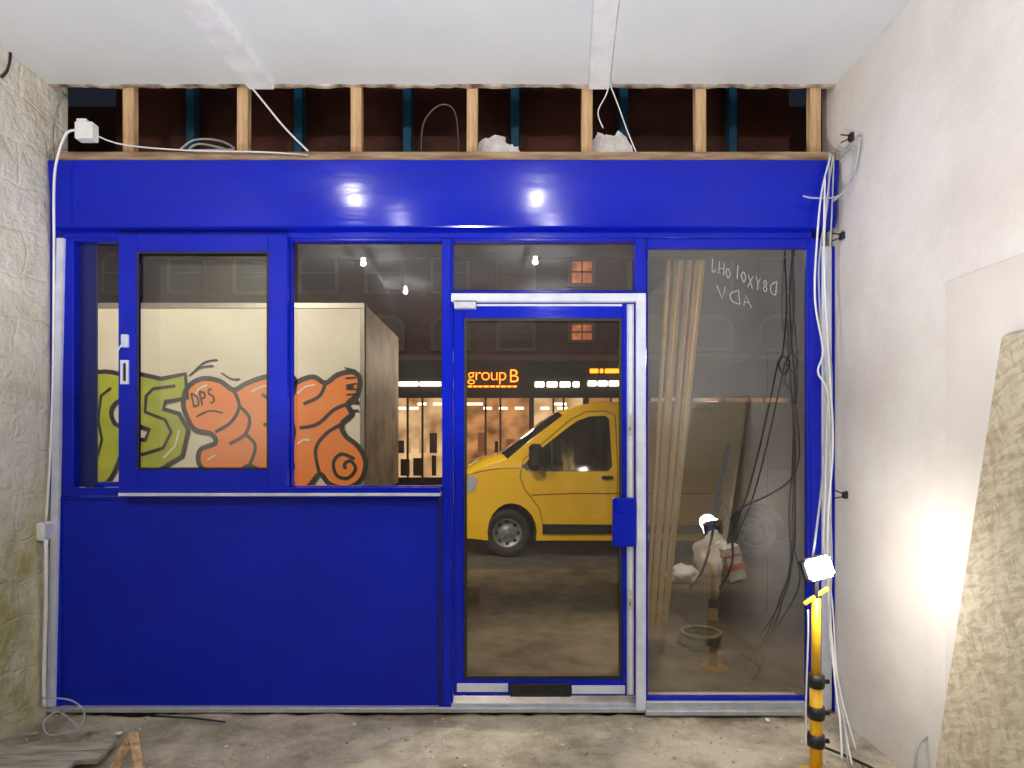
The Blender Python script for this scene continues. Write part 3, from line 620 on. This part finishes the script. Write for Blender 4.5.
b.prism([(x,TD+0.12,z) for x,z in cp],(0,TB-TD-0.24,0),BOXM); b.poly([(x,TD+0.115,z) for x,z in [(tx0-0.35,1.35),(tx0-0.35,2.1),(tx0-0.9,2.1),(tx0-1.4,1.45),(tx0-1.4,1.35)]],DGL)
b.build("cab",parent=truck)
OR=mat("orange_spray",(0.95,0.22,0.022),0.6,c2=(0.90,0.28,0.05),scale=3)
LIME=mat("lime_spray",(0.48,0.53,0.03),0.6,c2=(0.34,0.39,0.02),scale=4)
INK=mat("black_spray",(0.012,0.010,0.010),0.6); WHS=mat("white_spray",(0.84,0.80,0.68),0.6)
def T(off): return lambda x,y: Vector((X_(x,TD),TD-off,Z_(y,TD)))
def blob(mb,pts,m,off,k=5,outline=None,ow=2.5):
    P=cr([(x,y,0) for x,y in pts],True,k)
    mb.poly([T(off)(p.x,p.y) for p in P],m)
    if outline: mb.ribbon(pts,ow,T(off+0.003),outline,closed=True,k=k)
b=MB()
blob(b,[(84,380),(100,372),(120,374),(131,382),(130,398),(118,402),(112,412),(116,424),(126,430),(122,455),(112,478),(100,486),(86,480)],LIME,0.014,outline=INK,ow=4.5,k=3)
b.ribbon([(112,388),(102,396),(99,420),(103,440),(97,460)],3,T(0.018),INK,smooth=False)
b.build("graffiti",parent=truck,label="lime green graffiti letter with black outline",recalc=False)
b=MB()
# angular letter: straight edged
P5=[(130,383),(140,374),(162,379),(186,374),(188,398),(166,402),(164,409),(180,414),(189,430),(183,456),(160,470),(134,469),(124,452),(128,438),(146,440),(150,430),(130,422),(127,400)]
b.poly([T(0.014)(x,y) for x,y in P5],LIME); b.ribbon(P5,4.6,T(0.017),INK,smooth=False,closed=True)
b.ribbon([(176,386),(154,389),(147,396),(146,412),(166,420),(172,432),(164,448),(142,455)],3.4,T(0.018),INK,smooth=False)
b.ribbon([(138,386),(137,404),(141,416)],2,T(0.019),WHS,smooth=False); b.ribbon([(180,430),(176,446),(164,458)],2,T(0.019),WHS,smooth=False)
b.build("graffiti",parent=truck,label="angular lime green graffiti letter with black inner lines",recalc=False)
b=MB()
blob(b,[(184,404),(188,388),(202,379),(220,381),(234,390),(246,384),(262,378),(280,375),(294,378),(294,392),(288,404),(290,416),(294,432),(290,452),(292,470),(266,473),(250,466),(238,472),(212,473),(200,464),(201,450),(216,443),(212,434),(196,430),(188,418)],OR,0.014,outline=INK,ow=5)
for st in ([(234,390),(240,406),(232,422),(216,432)],[(240,406),(250,418),(246,434),(230,444)],[(246,434),(256,446),(250,466)],[(262,394),(272,400),(288,404)],[(264,424),(276,428),(290,424)]):
    b.ribbon(st,3.4,T(0.020),INK)
for st in ([(196,396),(200,389),(208,385)],[(252,392),(262,387),(272,385)],[(208,460),(216,455)]): b.ribbon(st,1.8,T(0.021),WHS)
handwrite(b,"DPS",195,407,14,8.4,-0.22,1.9,T(0.022),INK)
b.ribbon([(197,417),(210,411),(224,413)],1.7,T(0.022),INK)
for st in ([(190,376),(200,368),(214,366)],[(196,370),(206,362),(218,360)],[(222,373),(232,379),(240,379)]): b.ribbon(st,1.6,T(0.018),INK)
b.build("graffiti",parent=truck,label="orange joined bubble graffiti letters with black outline and small tag",recalc=False)
b=MB()
blob(b,[(290,390),(300,381),(314,377),(326,383),(338,375),(352,372),(360,378),(358,394),(348,404),(352,414),(342,424),(346,436),(358,446),(366,462),(361,480),(346,488),(330,484),(320,474),(308,487),(290,489),(284,470),(290,450),(286,430),(286,412)],OR,0.014,outline=INK,ow=5)
for st in ([(326,383),(320,396),(304,404)],[(348,404),(334,410),(318,424),(300,428)],[(342,424),(326,434),(316,450),(320,474)],[(355,459),(342,454),(334,462),(337,475),(348,478),(356,469),(351,461),(345,464),(346,469)]): b.ribbon(st,3.4,T(0.020),INK)
for st in ([(298,394),(306,387),(316,385)],[(298,444),(304,440),(310,440)]): b.ribbon(st,1.8,T(0.021),WHS)
b.build("graffiti",parent=truck,label="orange graffiti letter with curled swirl end",recalc=False)
b=MB()
handwrite(b,"AIWITI",345,368,11,8.2,1.5,1.7,T(0.024),INK)
b.build("graffiti",parent=truck,label="thin black vertical tag",recalc=False)
# ---------------------------------------------------------------- street objects outside tall window
BAGM=mat("white_plastic_bag",(0.84,0.82,0.80),0.45,c2=(0.66,0.63,0.60),scale=6,bump=0.7,bscale=18)
def bag(px,d,sx_,sy_,sz_,seed,m,lab,cat="bag",name="rubbish_bag"):
    t=bmesh.new(); bmesh.ops.create_icosphere(t,subdivisions=4,radius=1)
    x=X_(px,d)
    for v in t.verts:
        c=v.co.copy(); r=1+0.28*nz.noise(c*1.8+Vector((seed,0,0)))+0.10*nz.noise(c*5+Vector((seed,4,0)))
        neck=1-0.45*max(0,c.z)**2
        v.co=Vector((c.x*r*sx_*neck+x,c.y*r*sy_*neck+d,max(0.0,(c.z*r+0.75))*sz_*0.6))
    b=MB(); b._merge(t,m,True); b.build(name,label=lab,category=cat)
bag(712,6.3,0.21,0.17,0.44,3,BAGM,"crumpled white plastic rubble bag on the pavement")
bag(684,5.95,0.17,0.14,0.18,9,BAGM,"small white plastic bag lying on the pavement")
ORP=mat("orange_print",(0.8,0.16,0.05),0.5)
Mt=Matrix.Translation(Vector((X_(738,5.9),5.9,0.0)))@Matrix.Rotation(-0.25,4,'Y')
b=MB(); b.box((-0.09,-0.06,0.03),(0.09,0.06,0.40),BAGM,0.02,Mt); b.box((-0.091,-0.063,0.14),(0.091,0.063,0.22),ORP,0.01,Mt); b.box((-0.091,-0.063,0.28),(0.091,0.063,0.32),ORP,0.01,Mt)
b.build("cement_sack",label="white paper sack with orange bands leaning upright",category="sack")
POLB=mat("blue_handle",(0.04,0.16,1.0),0.4)
e=empty("broom",(2.25,6.85,0),label="broom with bright blue handle leaning on the van",category="broom")
b=MB(); b.cyl(Vector((2.25,6.85,0.08)),Vector((2.68,7.24,1.42)),0.028,POLB,n=12); b.build("broom_handle",parent=e)
b=MB(); b.box((2.08,6.82,0.05),(2.42,6.88,0.10),BLACK,0.01)
for i in range(16): b.box((2.09+i*0.0205,6.82,0.0),(2.102+i*0.0205,6.88,0.05),RUBBER,0)
b.build("broom_head",parent=e,label="black bristle broom head")
HOSE=mat("hose",(0.16,0.14,0.07),0.6)
b=MB()
for k in range(3):
    pts=[Vector((X_(698,4.05)+0.13*math.cos(a)+0.01*k,4.05+0.13*math.sin(a),0.02+0.03*k)) for a in [i*math.pi/5 for i in range(10)]]
    b.tube(pts,0.015,HOSE,8,closed=True)
b.build("hose_coil",label="coil of dull hose lying on the pavement",category="hose")
cable([Vector((X_(690,5.6),5.6,0.02)),Vector((X_(705,5.6),5.6,0.25)),W(722,500,5.5),Vector((X_(733,5.5),5.5,0.35)),Vector((X_(720,5.6),5.6,0.02))],0.012,RUBBER,"black hose looping up from the pavement")
# ---------------------------------------------------------------- building across the street
BD=18.0
BRK=mat("dark_brick",(0.11,0.064,0.048),0.9,c2=(0.035,0.024,0.02),scale=0.8,bump=0.3,nr=.65)  # dark brown brick with random darker patches
STONE=mat("dark_stone",(0.16,0.105,0.085),0.8)  # plain dark brown stone
DKF=mat("dark_shop_fascia",(0.02,0.018,0.016),0.6)
bl=empty("building",(0,BD+2,0),label="dark brick terrace with lit shops across the street",category="building")
b=MB(); b.box((-18,BD+0.15,0),(18,BD+4,12),BRK,0)
for z in (4.1,8.2): b.box((-18,BD,z),(18,BD+0.15,z+0.18),STONE,0.01)
b.build("facade",parent=bl)
b=MB(); b.box((-18,BD+0.02,2.95),(18,BD+0.15,4.1),DKF,0.01); b.build("fascia",parent=bl)
WARM=emit("lit_room_orange",(0.8,0.24,0.08),0.8,c2=(0.14,0.04,0.015),scale=2.6)
DIMG=mat("dim_window",(0.04,0.036,0.036),0.3)
for row,(z0,z1) in enumerate(((6.25,7.35),(4.5,5.4))):
    for i in range(-6,8):
        px=318+66*i; x=X_(px,BD)
        if abs(x)>16: continue
        lit=(i==4)
        b=MB(); w=0.30 if lit else 0.5
        if lit: z0_,z1_=z0+0.25,z1-0.2
        else: z0_,z1_=z0,z1
        wo=w+0.12
        if lit:
            b.box((x-wo,BD+0.05,z0_-0.1),(x+wo,BD+0.149,z1_+0.1),STONE,0); b.box((x-w,BD+0.02,z0_),(x+w,BD+0.049,z1_),WARM,0)
            b.box((x-0.02,BD-0.01,z0_),(x+0.02,BD+0.02,z1_),DKF,0)
        else:
            archp=[(x-w,z0_),(x+w,z0_)]+[(x+w*math.cos(a),z1_-w*0.5+w*0.5*math.sin(a)) for a in [math.pi*k/10 for k in range(11)]]
            archo=[(x-wo,z0_-0.1),(x+wo,z0_-0.1)]+[(x+wo*math.cos(a),z1_-w*0.5+wo*0.62*math.sin(a)) for a in [math.pi*k/10 for k in range(11)]]
            b.prism([(u,BD+0.05,v) for u,v in archo],(0,0.099,0),STONE)
            b.prism([(u,BD+0.02,v) for u,v in archp],(0,0.029,0),DIMG)
        b.box((x-w,BD-0.01,(z0_+z1_)/2-0.02),(x+w,BD+0.02,(z0_+z1_)/2+0.02),DKF if lit else STONE,0)
        b.build("window",parent=bl)
SHOP=emit("lit_shop_interior",(0.95,0.40,0.13),0.75,c2=(0.22,0.08,0.03),scale=1.3,stretch=(1,1,1.4))
SHOPW=emit("lit_shop_white",(1.0,0.62,0.30),1.0,c2=(0.36,0.16,0.06),scale=1.2)
GLOW=emit("shop_ceiling_light",(1.0,0.86,0.62),4.0)
GOODS=[emit("shelf_goods",(0.9,0.55,0.25),0.6),emit("shelf_goods",(0.5,0.18,0.08),0.4),mat("shelf_goods",(0.08,0.05,0.03))]
SIGNW=emit("white_sign",(1.0,0.88,0.72),6.0); SIGNO=emit("orange_neon",(1.0,0.20,0.01),5.0)
MUL=mat("brown_shop_mullion",(0.08,0.045,0.03),0.6)
bays=[(300,374),(378,452),(456,530),(533,584),(588,645),(650,720),(725,790)]
for i,(a,c) in enumerate(bays):
    b=MB(); x0,x1=X_(a,BD),X_(c,BD)
    b.box((x0,BD+0.08,0.5),(x1,BD+0.14,2.95),SHOP if i%2==0 else SHOPW,0)
    b.box((x0,BD-0.02,0),(x1,BD+0.14,0.5),DKF,0.01)
    for k in (0,2,3,5):
        x=x0+(x1-x0)*k/5; b.box((x-0.03,BD-0.02,0.5),(x+0.03,BD+0.05,2.98),MUL,0)
    for q in range(5):
        gx=x0+(x1-x0)*random.uniform(.05,.85); b.box((gx,BD+0.05,2.60+0.13*(q%2)),(gx+0.26,BD+0.08,2.67+0.13*(q%2)),GLOW,0)
    for zr in (0.8,1.5):
        gx=x0+0.08
        while gx<x1-0.2:
            gw=random.uniform(0.1,0.3); b.box((gx,BD+0.055,zr-0.25),(gx+gw,BD+0.08,zr+random.uniform(.1,.4)),random.choice(GOODS),0); gx+=gw+random.uniform(.1,.5)
    b.build("shopfront",parent=bl)
def SB(x,y): return Vector((X_(x,BD),BD-0.03,Z_(y,BD)))
def signrect(m,x0,y0,x1,y1,nm="sign_panel",lab="bright lit sign panel"):
    b=MB(); a=SB(x0,y0);c=SB(x1,y1); b.box((a.x,BD-0.05,c.z),(c.x,BD+0.02,a.z),m,0.004); b.build(nm,parent=bl,label=lab)
for (x0,x1) in ((399,418),(420,441)): signrect(SIGNW,x0,382,x1,386)
for (x0,x1) in ((535,544),(547,557),(560,570),(573,579)): signrect(SIGNW,x0,382,x1,387)
for (x0,x1) in ((588,596),(598,607),(609,620)): signrect(SIGNW,x0,381,x1,386)
for (x0,x1) in ((590,598),(600,603),(605,621)): signrect(SIGNO,x0,369,x1,373)
def txt(body,px,py,h,m,name,parent,space=1.0,off=0.0):
    cu=bpy.data.curves.new("t",'FONT'); cu.body=body; cu.size=h; cu.extrude=0.02; cu.space_character=space; cu.offset=off
    o=bpy.data.objects.new("t",cu); COL.objects.link(o); dg=bpy.context.evaluated_depsgraph_get(); dg.update()
    me=bpy.data.meshes.new_from_object(o.evaluated_get(dg)); bpy.data.objects.remove(o)
    me.materials.clear(); me.materials.append(m)
    ob=bpy.data.objects.new(name,me); COL.objects.link(ob); p=SB(px,py); p.y-=0.03
    ob.rotation_euler=(math.pi/2,0,0); ob.parent=parent; ob.location=p-WL[parent.name]; WL[ob.name]=p; return ob
t1=txt("group",467.5,380.5,0.56,SIGNO,"shop_sign",bl,0.90,-0.010); t1["label"]="orange illuminated shop sign lettering"
t2=txt("B",508.5,382.5,0.58,SIGNO,"shop_sign",bl,0.92,-0.008); t2["label"]="orange illuminated capital letter"
b=MB(); x=468
while x<514:
    w=random.choice((3,4,5)); a=SB(x,385.8);c=SB(x+w,387.2); b.box((a.x,BD-0.05,c.z),(c.x,BD+0.02,a.z),SIGNO,0.002); x+=w+1.2
b.build("sign_strip",parent=bl,kind="stuff",label="small illuminated strip under the sign")
# ---------------------------------------------------------------- lights outside, added without lamp objects
def pt(loc,e,c,r=0.15):
    l=bpy.data.lights.new("street_fill",'POINT'); l.energy=e; l.color=c; l.shadow_soft_size=r
    o=bpy.data.objects.new("street_fill",l); COL.objects.link(o); o.location=loc
def spot(loc,tgt,e,c,deg,blend=0.5,r=0.12):
    l=bpy.data.lights.new("street_fill_spot",'SPOT'); l.energy=e; l.color=c; l.shadow_soft_size=r; l.spot_size=math.radians(deg); l.spot_blend=blend
    o=bpy.data.objects.new("street_fill_spot",l); COL.objects.link(o); o.location=loc; o.rotation_euler=(Vector(tgt)-Vector(loc)).to_track_quat('-Z','Y').to_euler()
spot((-4.0,3.9,4.5),(-3.7,7.5,1.8),780,(1,0.90,0.74),105,0.7)  # fill added for the truck side and its graffiti
spot((-0.9,4.2,4.6),(0.0,7.4,0.9),560,(1,0.88,0.68),52,0.9)  # added fill on the van cab, narrow cone keeps the rear dim
spot((1.7,4.9,3.2),(2.0,6.25,0.2),480,(1,0.90,0.78),32,0.7)  # added to pick out the bags behind the tall pane
spot((1.7,5.0,2.8),(1.12,3.85,1.5),420,(1,0.92,0.76),80,0.6)  # added to brighten the timber lengths outside the tall window
pt((-0.6,10.5,3.0),110,(1,0.80,0.60))  # fill added for the rear end of the truck
pt((-6,13,6),170,(1,0.6,0.4)); pt((5,13,6),150,(1,0.6,0.4)); pt((0,13.5,7),90,(1,0.6,0.45))
w=bpy.data.worlds.new("World"); sc.world=w; w.use_nodes=True
w.node_tree.nodes["Background"].inputs[0].default_value=(0.012,0.014,0.022,1); w.node_tree.nodes["Background"].inputs[1].default_value=1
sc.view_settings.view_transform='Standard'; sc.view_settings.look='None'; sc.view_settings.exposure=0
cam=bpy.data.cameras.new("Camera"); co=bpy.data.objects.new("Camera",cam); COL.objects.link(co)
cam.sensor_width=36; cam.lens=F/1024*36; cam.shift_y=(450-384)/1024; cam.clip_start=0.05
co.location=(0,0,CZ); co.rotation_euler=(math.pi/2,0,0); sc.camera=co
